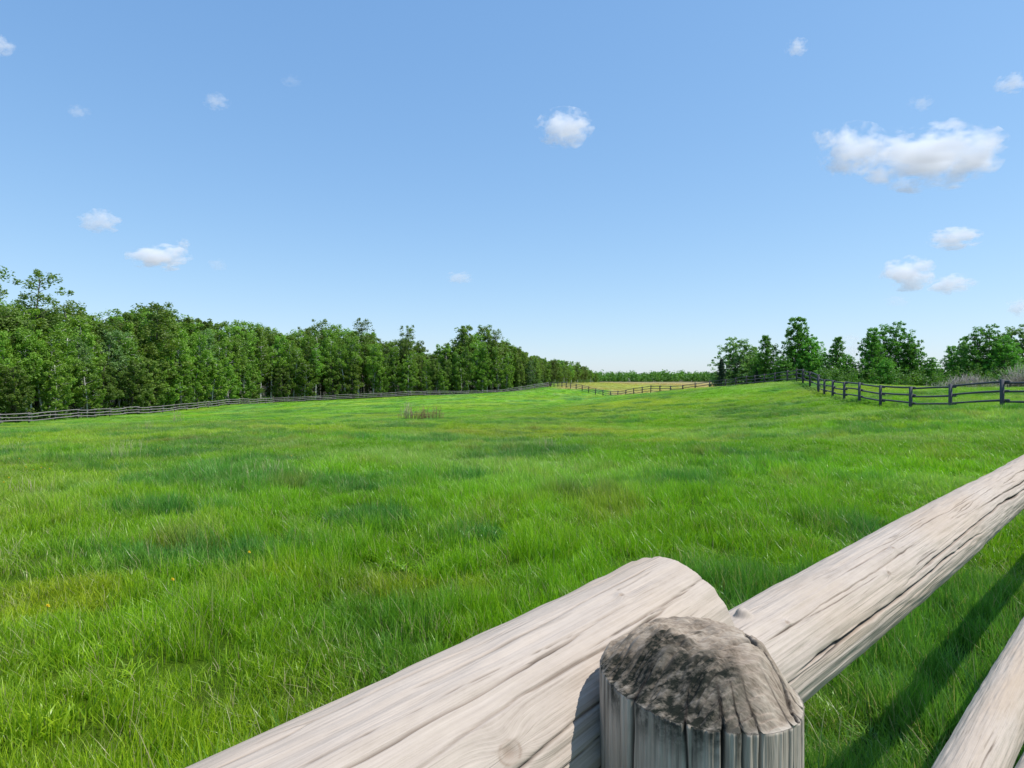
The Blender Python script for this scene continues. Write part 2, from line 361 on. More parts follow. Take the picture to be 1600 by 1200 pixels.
    L(gi.outputs[0], m2p.inputs[0]); L(m2p.outputs[0], iop.inputs['Points']); L(ci.outputs[0], iop.inputs['Instance'])
    iop.inputs['Pick Instance'].default_value = True; L(rnd.outputs[2], iop.inputs['Instance Index'])
    L(na('rot', 'FLOAT_VECTOR'), iop.inputs['Rotation']); L(na('scl', 'FLOAT_VECTOR'), iop.inputs['Scale']); L(iop.outputs[0], go.inputs[0])
    md = o.modifiers.new('scatter', 'NODES'); md.node_group = ng
    print('grass tufts', len(x))
grass()

# ------------------------------------------------------------------ logs, near fence
def frame_path(pts):
    pts = np.asarray(pts, float); T = np.gradient(pts, axis=0); T /= np.linalg.norm(T, axis=1)[:, None]
    S = np.cross(T, [0, 0, 1]); S /= np.linalg.norm(S, axis=1)[:, None]; U = np.cross(S, T); return pts, T, S, U
def log_mesh(name, path, ts, rad, nv, cracks=(), knots=(), rough=1.0, seed=0, stubs=()):
    """path(t)->xyz, ts samples, rad(t); theta 0 faces right of travel, 90 deg is up"""
    c, T, S, U = frame_path(path(ts)); nu = len(ts)
    th = np.linspace(0, 2*pi, nv, endpoint=False); t2, th2 = np.meshgrid(ts, th, indexing='ij')
    R = rad(t2); r = R*(1 + .035*fbm(t2*1.7, np.cos(th2)*.9+seed, np.sin(th2)*.9, 3, seed))
    gcv = th2*R; ca, sa = np.cos(th2), np.sin(th2)
    r = r + rough*(.0006*vnoise(t2*5, ca*13, sa*13+seed, seed+3) + .00045*vnoise(t2*9, ca*40, sa*40, seed+4) + .0012*vnoise(t2*22, ca*9, sa*9, seed+5))
    ck = np.zeros_like(r); kn = np.zeros_like(r); warp = np.zeros_like(r)
    for (kt, kth, kr) in knots:
        dth = (th2-kth+pi) % (2*pi)-pi; dt = t2-kt; ds = dth*R
        q = (dt/(kr*1.5))**2+(ds/kr)**2
        kn = np.maximum(kn, np.exp(-q*1.6)*.5+.5*np.exp(-((q-.9)/.22)**2)*(.6+.4*vnoise(dt*300, ds*300, 0, 77))); r = r + .0030*np.exp(-q*.25) - .0025*np.exp(-q*2.5)
        warp += np.sign(ds)*kr*1.3*np.exp(-((dt/(kr*3.2))**2))*np.exp(-(ds/(kr*2.8))**2)*(1-np.exp(-(ds/(kr*.35))**2))
    for (t0, t1, th0, slope, w, dep, sd) in cracks:
        thc = th0 + slope*(t2-t0) + .10*vnoise(t2*2.6, sd*3.1, 0, sd) + .035*vnoise(t2*11, sd*1.1, 0, sd) + .012*vnoise(t2*45, sd*1.1, 0, sd)
        d = ((th2-thc+pi) % (2*pi)-pi)*R
        env = ss(t0, t0+.12*(t1-t0), t2)*(1-ss(t1-.2*(t1-t0), t1, t2))*(.65+.35*vnoise(t2*14, sd, 0, sd+1))
        ww = w*(.45+.55*env)
        g = np.exp(-(d/ww)**2)*env; r = r-dep*g; ck = np.maximum(ck, np.clip(g*1.25, 0, 1)*min(1, dep/.004+.25))
    for (bt, bth, br, bh) in stubs:
        dth = (th2-bth+pi) % (2*pi)-pi; q = ((t2-bt)**2+(dth*R)**2)/br**2; r = r+bh*np.exp(-q**2)
    V = c[:, None]+(np.cos(th2)*r)[..., None]*S[:, None]+(np.sin(th2)*r)[..., None]*U[:, None]
    verts = [V.reshape(-1, 3)]; idx = np.arange(nu*nv).reshape(nu, nv); nx = np.roll(idx, -1, 1)
    quads = [np.stack([idx[:-1], nx[:-1], nx[1:], idx[1:]], -1).reshape(-1, 4)]
    gc = [np.stack([t2, gcv+warp, 0*t2+seed], -1).reshape(-1, 3)]; CK = [ck.ravel()]; KN = [kn.ravel()]; base = nu*nv
    K = 8
    for e, sg in ((0, -1), (nu-1, 1)):
        ring = idx[e]
        for k in range(1, K+1):
            s = 1-k/(K+.0) if k < K else .02
            bulge = (1-s*s)**.5*.003 if rough else 0
            vv = c[e] + (V[e]-c[e])*s + sg*T[e]*(bulge+.0012*vnoise(np.cos(th)*s*20, np.sin(th)*s*20, seed))[:, None]*1.0
            verts.append(vv); nr = base+np.arange(nv); base += nv
            a, b = ring, nr; an, bn = np.roll(a, -1), np.roll(b, -1)
            q = np.stack([a, an, bn, b], -1); quads.append(q if sg > 0 else q[:, ::-1]); ring = nr
            gc.append(np.stack([ts[e]+sg*(1-s)*.02+0*th, np.sin(th)*s*.08*2, np.cos(th)*s*.3], -1)); CK.append(np.full(nv, .12)); KN.append(np.zeros(nv))
    q = np.concatenate(quads)[:, ::-1]
    me = mesh_q(name, np.concatenate(verts), q)
    fattr(me, 'gc', np.concatenate(gc), 'FLOAT_VECTOR'); fattr(me, 'crack', np.concatenate(CK)); fattr(me, 'knot', np.concatenate(KN)); return me

def line_path(p0, ang, zf, bend=None):
    def f(t):
        t = np.asarray(t, float); b = bend(t) if bend else 0*t
        return np.stack([p0[0]+t*cos(ang)-b*sin(ang), p0[1]+t*sin(ang)+b*cos(ang), zf(t)], -1)
    return f
AL, AR = radians(49), radians(42)
near = empty('rail_fence', (.146, .50, 0))
tag(near, 'weathered pale log rail fence in the close foreground, running to the right edge', 'fence')
off = (-.146, -.50, 0)
def to_local(me):
    me.transform(__import__('mathutils').Matrix.Translation(off)); return me
# top rail on the left, ends behind the post
E = (.181, .770)
tsL = np.concatenate([np.linspace(-3.75, -1.0, 120)[:-1], np.linspace(-1.0, .012, 1000)])
rl = np.random.default_rng(3)
crk = [(-.9, -.03, 1.15, .10, .0011, .005, 11), (-.75, -.0, .78, .16, .0013, .006, 12), (-1.2, -.18, 1.62, .05, .0009, .004, 13), (-.55, -.02, .45, .12, .0012, .005, 14),
       (-.34, -.0, 1.5, .05, .0010, .004, 15), (-.25, .0, 1.0, .1, .0008, .004, 16), (-.8, -.3, .25, .2, .0011, .005, 17), (-.2, .0, 1.9, .05, .0008, .003, 18)]
crk += [(a, a+b, rl.uniform(-.3, 2.4), rl.uniform(-.1, .1), .0006, .002, 30+i) for i, (a, b) in enumerate(zip(rl.uniform(-1.1, -.1, 26), rl.uniform(.06, .3, 26)))]
me = log_mesh('rail', line_path(E, AL, lambda t: CZ-.306+.005*t, lambda t: .013*np.sin(t*2.0)), tsL, lambda t: .088+.003*np.sin(t*4.6), 460, crk,
              [(-.37, .62, .0075), (-.13, 1.35, .0025)], 1.0, 2)
o = obj('rail', to_local(me), M_RAIL, near); o['label'] = 'thick pale top rail ending behind the post'
# top rail on the right
ST = (.2075, .722); pt = np.array([-.02, .27, .52, .83, 1.085, 1.81, 3.7]); pz = np.array([-.368, -.365, -.357, -.338, -.327, -.304, -.285])
co = np.polyfit(pt, pz, 3)
tsR = np.concatenate([np.linspace(.065, .9, 800)[:-1], np.linspace(.9, 2.2, 420)[:-1], np.linspace(2.2, 3.62, 80)])
crk = [(.10, 1.02, .30, -.10, .0022, .013, 21), (.46, 2.6, .40, .05, .0024, .014, 22), (.05, .7, .95, .05, .0008, .004, 23), (.3, 1.2, 1.25, .0, .0007, .003, 24), (1.0, 2.6, .75, .0, .0013, .006, 25), (.02, .4, .1, .1, .0012, .004, 26), (1.4, 2.4, 1.1, 0, .0012, .005, 27)]
crk += [(a, a+b, rl.uniform(-.5, 2.2), rl.uniform(-.1, .1), .0007, .0022, 60+i) for i, (a, b) in enumerate(zip(rl.uniform(.02, 1.6, 26), rl.uniform(.1, .4, 26)))]
me = log_mesh('rail', line_path(ST, AR, lambda t: CZ+.005+np.polyval(co, t)), tsR, lambda t: .0655+.0015*np.sin(t*3)-.009*ss(.7, 1.9, t), 440, crk,
              [(.47, .75, .0035), (.56, 1.15, .003), (.15, 1.0, .003)], 1.0, 5, [(.115, 1.62, .009, .009)])
o = obj('rail', to_local(me), M_RAIL, near); o['label'] = 'bowed pale top rail with one long dark crack'
# lower rails and the rest of the fence to both sides
posts = [(.146, .50)]
def add_rail(p0, ang, t0, t1, z, r, seed, bend=.0, n=160, nv=160, tilt=0.0):
    ts = np.linspace(t0, t1, n)
    cr = [(a, a+b, rl.uniform(0, 2.2), 0, .0018, .006, seed*10+i) for i, (a, b) in enumerate(zip(rl.uniform(t0, t1-1, 7), rl.uniform(.4, 1.2, 7)))]
    me = log_mesh('rail', line_path(p0, ang, lambda t: z+tilt*(t-1.75)+.02*np.sin(t+seed), lambda t: bend*np.sin((t-t0)/(t1-t0)*pi)), ts, lambda t: r+.004*np.sin(t*1.3+seed), nv, cr, [(t0+.9, 1.2, .008)], 1.0, seed)
    return obj('rail', to_local(me), M_RAIL, near)
add_rail((ST[0]+.0, ST[1]-.0), AR+radians(.6), -.05, 3.6, CZ-.950, .062, 6, .0, 900, 300, .075)
add_rail(ST, AR, -.05, 3.6, .27, .065, 7)
add_rail(E, AL, -3.7, -.04, .72, .068, 8)
add_rail(E, AL, -3.7, -.04, .27, .066, 9)
pr = (.146+3.66*cos(AR), .50+3.66*sin(AR)); posts.append(pr); posts.append((.146-3.66*cos(AL), .50-3.66*sin(AL)))
end = (22.9, 22.2); nb = int(round(math.dist(pr, end)/3.66)); dirr = math.atan2(end[1]-pr[1], end[0]-pr[0]); stp = math.dist(pr, end)/nb
for k in range(nb):
    a = (pr[0]+cos(dirr)*stp*k, pr[1]+sin(dirr)*stp*k); nxt = (pr[0]+cos(dirr)*stp*(k+1), pr[1]+sin(dirr)*stp*(k+1)); posts.append(nxt)
    g = gz1(*a)
    for j, zz in enumerate((1.28, .74, .27)):
        add_rail((a[0]-.11, a[1]+.12), dirr, 0, stp*1.0, zz+g, .064, 40+k*3+j, .0, 40, 40)

def post_mat():
    m = NT('weathered_post_wood')
    g = m.n('Attribute', attribute_name='gc').outputs['Vector']; top = m.n('Attribute', attribute_name='top').outputs['Fac']
    mold = m.n('Attribute', attribute_name='mold').outputs['Fac']; cr = m.n('Attribute', attribute_name='crack').outputs['Fac']
    pos = m.n('TexCoord').outputs['Object']
    v1 = m.n('Mapping', {'Vector': g, 'Scale': (6, 170, 1)}).outputs[0]; a = m.noise(v1, 1, 4, .65)
    side = m.ramp(a, [(.34, (.14, .12, .10)), (.46, (.35, .30, .24)), (.62, (.50, .43, .355))])
    v2 = m.n('Mapping', {'Vector': pos, 'Scale': (45, 380, 45), 'Rotation': (0, 0, .45)}).outputs[0]; b = m.noise(v2, 1, 5, .7)
    b2 = m.noise(pos, 38, 5, .65); f = m.math('ADD', m.math('MULTIPLY', b, .5), m.math('MULTIPLY', b2, .5))
    end_ = m.ramp(f, [(.32, (.07, .054, .038)), (.42, (.22, .17, .125)), (.53, (.34, .275, .21)), (.66, (.46, .39, .31))])
    col = m.mix(top, side, end_)
    spots = m.n('MapRange', {0: m.noise(m.n('Mapping', {'Vector': pos, 'Scale': (90, 240, 120), 'Rotation': (0, 0, .45)}).outputs[0], 1, 5, .7), 1: .45, 2: .66, 3: 1.0, 4: .35}).outputs[0]
    col = m.mix(m.math('MULTIPLY', mold, spots), col, (.016, .018, .013))
    col = m.mix(cr, col, (.03, .022, .018))
    m.link(col, m.b.inputs['Base Color']); m.b.inputs['Roughness'].default_value = .9; m.b.inputs['Specular IOR Level'].default_value = .15
    h = m.mix(top, a, f); m.link(m.bump(h, .8, .004), m.b.inputs['Normal']); return m.m
M_POST = post_mat()
def post_mesh(R, top_z, nv, rows, rings, seed, lean=0):
    th = np.linspace(0, 2*pi, nv, endpoint=False); ca, sa = np.cos(th), np.sin(th)
    cr = np.zeros(nv); r0 = R*(1+.02*fbm(ca*1.2+seed, sa*1.2, 0, 2, seed))
    grooves = [(-.42, .0014, .004), (-1.25, .0012, .005), (-1.62, .0014, .006), (-1.95, .0010, .004), (-.85, .0012, .004), (-2.5, .0016, .005), (-.62, .0009, .004), (-1.45, .0009, .004), (.6, .002, .006), (2, .002, .006)]
    zs = np.concatenate([np.linspace(-.5, top_z-.25, 12)[:-1], np.linspace(top_z-.25, top_z-.028, rows)])
    V, GC, CR, TP, MO = [], [], [], [], []
    def gro(z, fade=1.0):
        g = np.zeros(nv); c = np.zeros(nv)
        for i, (t0, w, d) in enumerate(grooves):
            tc = t0+.035*vnoise(z*7, i*3.3, 0, seed+i)+.012*vnoise(z*40, i, 0, seed+i)
            dd = ((th-tc+pi) % (2*pi)-pi)*R; e = np.exp(-(dd/w)**2)*fade; g += d*e; c = np.maximum(c, e)
        return g, c
    for z in zs:
        g, c = gro(z); r = r0-g+.0007*vnoise(ca*45, sa*45, z*5, seed)+.0005*vnoise(ca*90, sa*90, z*9, seed)
        q1 = np.hypot(ca*r0, sa*r0)/R; hr = -.026*ss(.58, 1.04, q1)*(1+.35*np.cos(th+.2))-.010*ss(.3, .95, q1)
        zz_ = z + (hr+.028)*np.clip((z-(top_z-.25))/.222, 0, 1)
        V.append(np.stack([ca*r, sa*r, zz_], -1)); GC.append(np.stack([0*th+z, th*R, 0*th], -1)); CR.append(c); TP.append(0*th)
        mm = ss(top_z-.060, top_z-.03, z)*.9*ss(.0, .5, np.cos(th-3.9)+.6*vnoise(ca*14, sa*14, z*30, 3)-.6); MO.append(mm+0*th)
    for k in range(1, rings+1):
        s = 1-k/rings if k < rings else .004
        rr0 = r0*s; g, c = gro(top_z, ss(.55, 1.0, s)); rr = rr0-g*(s > .3); x, y = ca*rr, sa*rr
        q = np.hypot(x, y)/R
        h = -.026*ss(.58, 1.04, q)*(1+.35*np.cos(th-(-.2))) -.010*ss(.3, .95, q) + .000
        x2, y2 = x*.88+y*.47, -x*.47+y*.88
        amp = ss(0, .08, 1-s+.02)
        h = h + amp*((.0030*fbm(x*35, y*35, 0, 3, 7) + .0030*np.abs(vnoise(x2*50, y2*330, 0, 8)) + .0012*vnoise(x2*90, y2*800, 0, 9))*(.55+.9*ss(.025, -.035, x+y*.6)))
        h = h - amp*.007*np.exp(-((y+.018-.25*x+.006*vnoise(x*60, 0, 0, 4))/.0022)**2)*ss(-.03, .01, x) - amp*.006*np.exp(-((x-.043+.3*y+.004*vnoise(y*70, 3, 0, 4))/.002)**2)
        V.append(np.stack([x, y, top_z+h], -1)); GC.append(np.stack([x, y, 0*x], -1))
        ckk = np.maximum(c*.9, .85*np.exp(-((x-.043+.3*y+.004*vnoise(y*70, 3, 0, 4))/.0018)**2)*ss(.2, .4, q)); CR.append(ckk); TP.append(ss(0, .06, 1-s)+0*x)
        mo = ss(.0, .5, -(x*.62+y*.78)/R + .5*fbm(x*60, y*60, 0, 3, 12) - .18 - .0*x) * ss(.35, -.5, x/R-.25)
        mo = mo + .45*ss(.1, .6, fbm(x*80, y*80, 0, 3, 15)-.35*(x/R)); MO.append(np.clip(mo, 0, 1))
    n = len(V); idx = np.arange(n*nv).reshape(n, nv); nx = np.roll(idx, -1, 1)
    q = np.stack([idx[:-1], nx[:-1], nx[1:], idx[1:]], -1).reshape(-1, 4)
    me = mesh_q('post', np.concatenate(V), q)
    fattr(me, 'gc', np.concatenate(GC), 'FLOAT_VECTOR'); fattr(me, 'crack', np.concatenate(CR)); fattr(me, 'top', np.concatenate(TP)); fattr(me, 'mold', np.concatenate(MO))
    return me
for i, (x, y) in enumerate(posts):
    me = post_mesh(.0755, 1.400, 560, 110, 170, 1) if i == 0 else post_mesh(.08, 1.37+gz1(x, y), 64, 8, 10, i+3)
    o = obj('post', me, M_POST, near, (x-.146, y-.50, 0))
    if i == 0: o['label'] = 'weathered round post with mouldy rough top'

# ------------------------------------------------------------------ distant pole fences
def tube(pts, rads, nv=8):
    c, T, S, U = frame_path(pts); th = np.linspace(0, 2*pi, nv, endpoint=False); rads = np.broadcast_to(rads, len(c))
    V = c[:, None]+rads[:, None, None]*(np.cos(th)[None, :, None]*S[:, None]+np.sin(th)[None, :, None]*U[:, None]); n = len(c)
    idx = np.arange(n*nv).reshape(n, nv); nx = np.roll(idx, -1, 1)
    q = np.stack([idx[:-1], idx[1:], nx[1:], nx[:-1]], -1).reshape(-1, 4)
    gc = np.stack(np.meshgrid(np.arange(n)*.5, th*.06, indexing='ij')+[np.zeros((n, nv))], -1).reshape(-1, 3)
    caps = [(0, idx[0]), (n-1, idx[-1][::-1])]
    return V.reshape(-1, 3), q, gc, caps
def tube_mesh(name, tubes):
    VV, FF, ST_, TT, GG, base, ls = [], [], [], [], [], 0, 0
    for pts, rads, nv in tubes:
        V, q, gc, caps = tube(pts, rads, nv)
        VV.append(V); GG.append(gc); FF.append((q+base).ravel()); ST_.append(ls+np.arange(len(q))*4); TT.append(np.full(len(q), 4)); ls += len(q)*4
        for e, r in caps: FF.append(r+base); ST_.append(np.array([ls])); TT.append(np.array([len(r)])); ls += len(r)
        base += len(V)
    me = mesh_np(name, np.concatenate(VV), np.concatenate(FF), np.concatenate(ST_), np.concatenate(TT))
    fattr(me, 'gc', np.concatenate(GG), 'FLOAT_VECTOR'); return me
def vtube(x, y, z0, z1, r, nv=8, lean=(0, 0)):
    return ([(x, y+1e-4*0, z0), (x+lean[0]*.5, y+lean[1]*.5, (z0+z1)/2), (x+lean[0], y+lean[1], z1)], [r, r, r*.95], nv)
def frame_path(pts):
    pts = np.asarray(pts, float); T = np.gradient(pts, axis=0); T /= np.linalg.norm(T, axis=1)[:, None]
    up = np.array([0, 0, 1.0]) if abs(T[0, 2]) < .9 else np.array([0, 1.0, 0])
    S = np.cross(T, up); S /= np.linalg.norm(S, axis=1)[:, None]; U = np.cross(S, T); return pts, T, S, U
def pole_fence(label, path, spacing, heights, ht, rr, pr_, mat_r, mat_p, side, jit=.0, closer=True, slabel=None):
    path = np.array(path, float); seg = np.hypot(*np.diff(path, axis=0).T); s = np.r_[0, np.cumsum(seg)]
    n = int(round(s[-1]/spacing)); ds = np.linspace(0, s[-1], n+1)
    xs, ys = np.interp(ds, s, path[:, 0]), np.interp(ds, s, path[:, 1])
    zs = gz(xs, ys); root = empty('pole_fence', (xs[0], ys[0], zs[0])); tag(root, label, 'fence'); O = np.array([xs[0], ys[0], zs[0]])
    fr = random.Random(int(xs[0]*10)+5); items = []
    for i in range(n+1):
        tp = ht+fr.uniform(-.04, .07)
        me = tube_mesh('post', [vtube(xs[i]-O[0], ys[i]-O[1], zs[i]-.4-O[2], zs[i]+tp-O[2], pr_*fr.uniform(.88, 1.15), 10, (fr.uniform(-.04, .04), fr.uniform(-.04, .04)))])
        items.append((ys[i], 'post', me, mat_p))
        if i < n:
            d = np.array([xs[i+1]-xs[i], ys[i+1]-ys[i]]); L_ = np.linalg.norm(d); d /= L_; nrm = np.array([-d[1], d[0]])*side
            for h in heights:
                k = 6; t = np.linspace(-.14, 1.14, k) if L_ > 0 else None
                o_ = (pr_+rr)*(1 if (i % 2) else .98); lap = .05*(1 if i % 2 else -1)
                za = zs[i]+h+fr.uniform(-jit, jit)+lap*.6; zb = zs[i+1]+h+fr.uniform(-jit, jit)+lap*.6
                tt = np.linspace(-.22/L_, 1+.22/L_, k)
                pp = np.stack([xs[i]+d[0]*L_*tt+nrm[0]*o_, ys[i]+d[1]*L_*tt+nrm[1]*o_, za+(zb-za)*tt+fr.uniform(-jit, jit)*1.2*np.sin(np.clip(tt, 0, 1)*pi)], -1)-O
                items.append((ys[i]+.01, 'rail', tube_mesh('rail', [(pp, rr*np.linspace(fr.uniform(.8, 1), fr.uniform(.9, 1.15), k), 8)]), mat_r))
    items.sort(key=lambda a: a[0])
    for kind in ('post', 'rail'):
        its = [a for a in items if a[1] == kind]
        for a in its[:98]: obj(kind, a[2], a[3], root)
        if len(its) > 98:
            import bmesh
            bm = bmesh.new()
            for a in its[98:]: bm.from_mesh(a[2])
            me = bpy.data.meshes.new(kind); bm.to_mesh(me); bm.free()
            for p in me.polygons: p.use_smooth = True
            o = obj(kind, me, its[0][3], root); o['kind'] = 'stuff'
    return root
def W(px, d): return ((px-800)/F*d, d)
LEFT = [W(-330, 56), W(-150, 64), W(14, 75), W(115, 84), W(200, 97), W(259, 108), W(335, 124), W(430, 148), W(520, 155), W(640, 162), W(750, 166), (800*0-0.0, 170), W(856, 172)]
LEFT[11] = W(805, 170)
pole_fence('long pole fence of grey rails along the edge of the wood at left', LEFT, 3.66, (.35, .75, 1.15), 1.28, .052, .085, M_RAIL_FAR, M_POST_FAR, -1, .05)
MID = [W(860, 171), W(893, 152), W(920, 142), W(949, 133), W(972, 126), W(1000, 118), W(1039, 108), W(1087, 99), W(1134, 92), W(1165, 85), W(1200, 76), W(1240, 68), W(1266, 59), W(1278, 55.5)]
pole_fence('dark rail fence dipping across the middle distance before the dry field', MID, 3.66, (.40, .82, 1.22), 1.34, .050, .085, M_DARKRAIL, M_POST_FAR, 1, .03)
RIGHT = [W(1279, 54.5), W(1291, 50.4), W(1308, 46.8), W(1330, 43.4), W(1359, 40), W(1397, 36.9), W(1445, 34), W(1502, 31.2), W(1560, 28.9), (22.6, 25.4), (22.9, 22.2)]
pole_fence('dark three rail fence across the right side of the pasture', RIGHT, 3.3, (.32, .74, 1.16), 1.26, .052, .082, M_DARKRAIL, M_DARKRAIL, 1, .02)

# ------------------------------------------------------------------ trees
def leaf_cloud(name, centers, radii, per, size, seed, tone_c, flat=1.05, droop=0):
    r = np.random.default_rng(seed); C = np.repeat(centers, per, 0); RR = np.repeat(radii, per)
    v = r.normal(0, 1, C.shape); v /= np.linalg.norm(v, axis=1)[:, None]; v *= (r.random(len(C))**.45)[:, None]
    v[:, 2] *= flat
    p = C+v*RR[:, None]
    a = r.normal(0, 1, p.shape); a[:, 2] *= .6; a /= np.linalg.norm(a, axis=1)[:, None]
    nrm = v+r.normal(0, .55, p.shape)+[0, 0, .5]; b = np.cross(nrm, a); b /= np.linalg.norm(b, axis=1)[:, None]+1e-9
    s = size*r.uniform(.6, 1.35, len(p))[:, None]
    bend = nrm/np.linalg.norm(nrm, axis=1)[:, None]*s*.22
    V = np.stack([p-a*s, p-b*s*.62+bend, p+a*s, p+b*s*.62+bend], 1).reshape(-1, 3)
    q = np.arange(len(V)).reshape(-1, 4); me = mesh_q(name, V, q, False)
    t = np.repeat(tone_c, per)*.6+r.uniform(0, .4, len(C)); fattr(me, 'tone', np.repeat(t, 4)); return me
def make_tree(H, kind, seed, leaf=.17, nb=60, base=.3, wide=.22, per=70, stems=1):
    """aspen: slim clear stem, ragged crown; poplar: leafy from the ground; returns trunk mesh, crown mesh"""
    r = np.random.default_rng(seed); tubes = []; cen = []; rad = []; tn = []
    for st in range(stems):
        bx, by = (r.uniform(-.8, .8, 2) if stems > 1 else (0, 0)); lean = r.normal(0, .035*H, 2); hh = H*(1 if st == 0 else r.uniform(.7, .95))
        z = np.linspace(-.3, hh*.97, 12); u = np.clip(z/hh, 0, 1)
        tx = bx+lean[0]*u+.012*H*np.sin(u*5+r.uniform(0, 6)); ty = by+lean[1]*u+.012*H*np.sin(u*4+r.uniform(0, 6))
        r0 = .0108*H*(1 if stems == 1 else .7); tubes.append((np.stack([tx, ty, z], -1), r0*(1-u*.85)+.012, 8))
        for k in range(nb//stems):
            f = base+(1-base)*(k+.5)/(nb//stems); f = min(.99, f+r.normal(0, .02)); az = k*2.4+r.uniform(-.6, .6)
            g = (f-base)/(1-base)
            if kind == 'aspen': prof = (.35+.65*np.sin(min(1, g*1.15+.12)*pi)**.8) if g < .85 else .45
            elif kind == 'poplar': prof = (1-g)**.85*.95+.10
            else: prof = (.55+.6*np.sin(g*pi))*(1-.3*g)
            L_ = wide*H*prof*r.uniform(.45, 1.2)
            up = r.uniform(.25, .75)*L_ if kind != 'poplar' else r.uniform(.7, 1.35)*L_
            p0 = np.array([np.interp(f*hh, z, tx), np.interp(f*hh, z, ty), f*hh-up*.7]); p2 = p0+[np.cos(az)*L_, np.sin(az)*L_, up]
            p1 = (p0+p2)/2+[0, 0, .1*L_]
            if L_ > .5: tubes.append((np.stack([p0, p1, p2]), np.array([.022, .014, .006])*H/10, 5))
            fine = kind == 'poplar'; m = max(1, int(round(L_/((.040 if fine else .055)*H))))
            for j in range(m):
                w = 1-(.85 if fine else .6)*j/max(1, m); c = p0+(p2-p0)*w+r.normal(0, .024*H, 3)*[1, 1, 1.5]
                if fine: c = c+[0, 0, .09*H*r.random()*w]
                cen.append(c); rad.append(H*(.030 if fine else .036)*r.uniform(.5, 1.4)); tn.append(r.random())
    cen = np.array(cen); cen[:, 2] = np.minimum(cen[:, 2], H*1.02)
    crown = leaf_cloud('crown', cen, np.array(rad), per, leaf, seed, np.array(tn)); trunk = tube_mesh('trunk', tubes); return trunk, crown
def spruce_mesh(H, seed):
    r = np.random.default_rng(seed); cen, rad, tn = [], [], []; tubes = [([(0, 0, -.3), (0.02, 0, H*.5), (0, 0, H)], [.016*H, .01*H, .003*H], 8)]
    for k in range(90):
        f = .04+.95*k/90; L_ = .26*H*(1-f)**.85*r.uniform(.75, 1.15)+.08; az = k*2.4
        for w in np.linspace(.25, 1, 4): cen.append([np.cos(az)*L_*w, np.sin(az)*L_*w, f*H-.12*L_*w]); rad.append(.035*H*(1.1-.4*w)); tn.append(r.random())
        tubes.append(([(0, 0, f*H), (np.cos(az)*L_*.5, np.sin(az)*L_*.5, f*H), (np.cos(az)*L_, np.sin(az)*L_, f*H-.12*L_)], [.02, .014, .006], 4))
    return tube_mesh('trunk', tubes), leaf_cloud('crown', np.array(cen), np.array(rad), 26, .07, seed, np.array(tn), .5)
protoW = [make_tree(16, 'aspen', 200+i, .175, 90, b, w, 46) for i, (b, w) in enumerate([(.30, .175), (.22, .19), (.36, .16), (.28, .20), (.16, .17), (.42, .18)])]
protoF = [make_tree(15, 'aspen', 280+i, .15, 50, b, .15, 50) for i, b in enumerate((.5, .42, .58))]   # slim edge aspens, pale stems bare below the crown
protoS = [make_tree(10, 'bushy', 230+i, .14, 60, .10, .26, 62) for i in range(3)]      # young leafy trees on the wood's edge
protoT = [make_tree(18, 'aspen', 240+i, .15, 46, .45, .17, 46) for i in range(3)]      # tall thin-crowned trees that stand above the rest
protoP = [make_tree(9, 'poplar', 260+i, .105, 150, .02, w*1.12, 36, st) for i, (w, st) in enumerate([(.30, 1), (.36, 2), (.33, 3), (.26, 1)])]
def set_mats(tr, cr, tm, cm):
    a, b = tr.copy(), cr.copy(); a.materials.clear(); b.materials.clear(); a.materials.append(tm); b.materials.append(cm); return a, b
variants = {}
for nm, arr, tm, cm in (('aspen', protoW, M_BARK_W, M_LEAF), ('olive', protoW, M_BARK_D, M_LEAF_O), ('silver', protoW, M_BARK_W, M_LEAF_G), ('slim', protoF, M_BARK_W, M_LEAF), ('tall', protoT, M_BARK_D, M_LEAF_O), ('young', protoS, M_BARK_W, M_LEAF),
                        ('poplar', protoP, M_BARK_D, M_LEAF_B), ('willow', protoP, M_BARK_D, M_LEAF_G), ('young_olive', protoS, M_BARK_D, M_LEAF_O)):
    variants[nm] = [set_mats(a, b, tm, cm) for a, b in arr]
baseH = {'slim': 15, 'aspen': 16, 'olive': 16, 'silver': 16, 'tall': 18, 'young': 10, 'young_olive': 10, 'poplar': 9, 'willow': 9}
ORD = ['first', 'second', 'third', 'fourth', 'fifth', 'sixth', 'seventh', 'eighth', 'ninth', 'tenth']
def tree(name, kind, x, y, H, label, group, wx=1.0, k=None):
    arr = variants[kind]; k = random.randrange(len(arr)) if k is None else k
    s = H/baseH[kind]; o = empty(name, (x, y, gz1(x, y)-.1), random.uniform(0, 6.28)); o.scale = (s*wx, s*wx, s)
    obj('trunk', arr[k][0], None, o); obj('crown', arr[k][1], None, o)
    tag(o, label, 'tree', group); return o

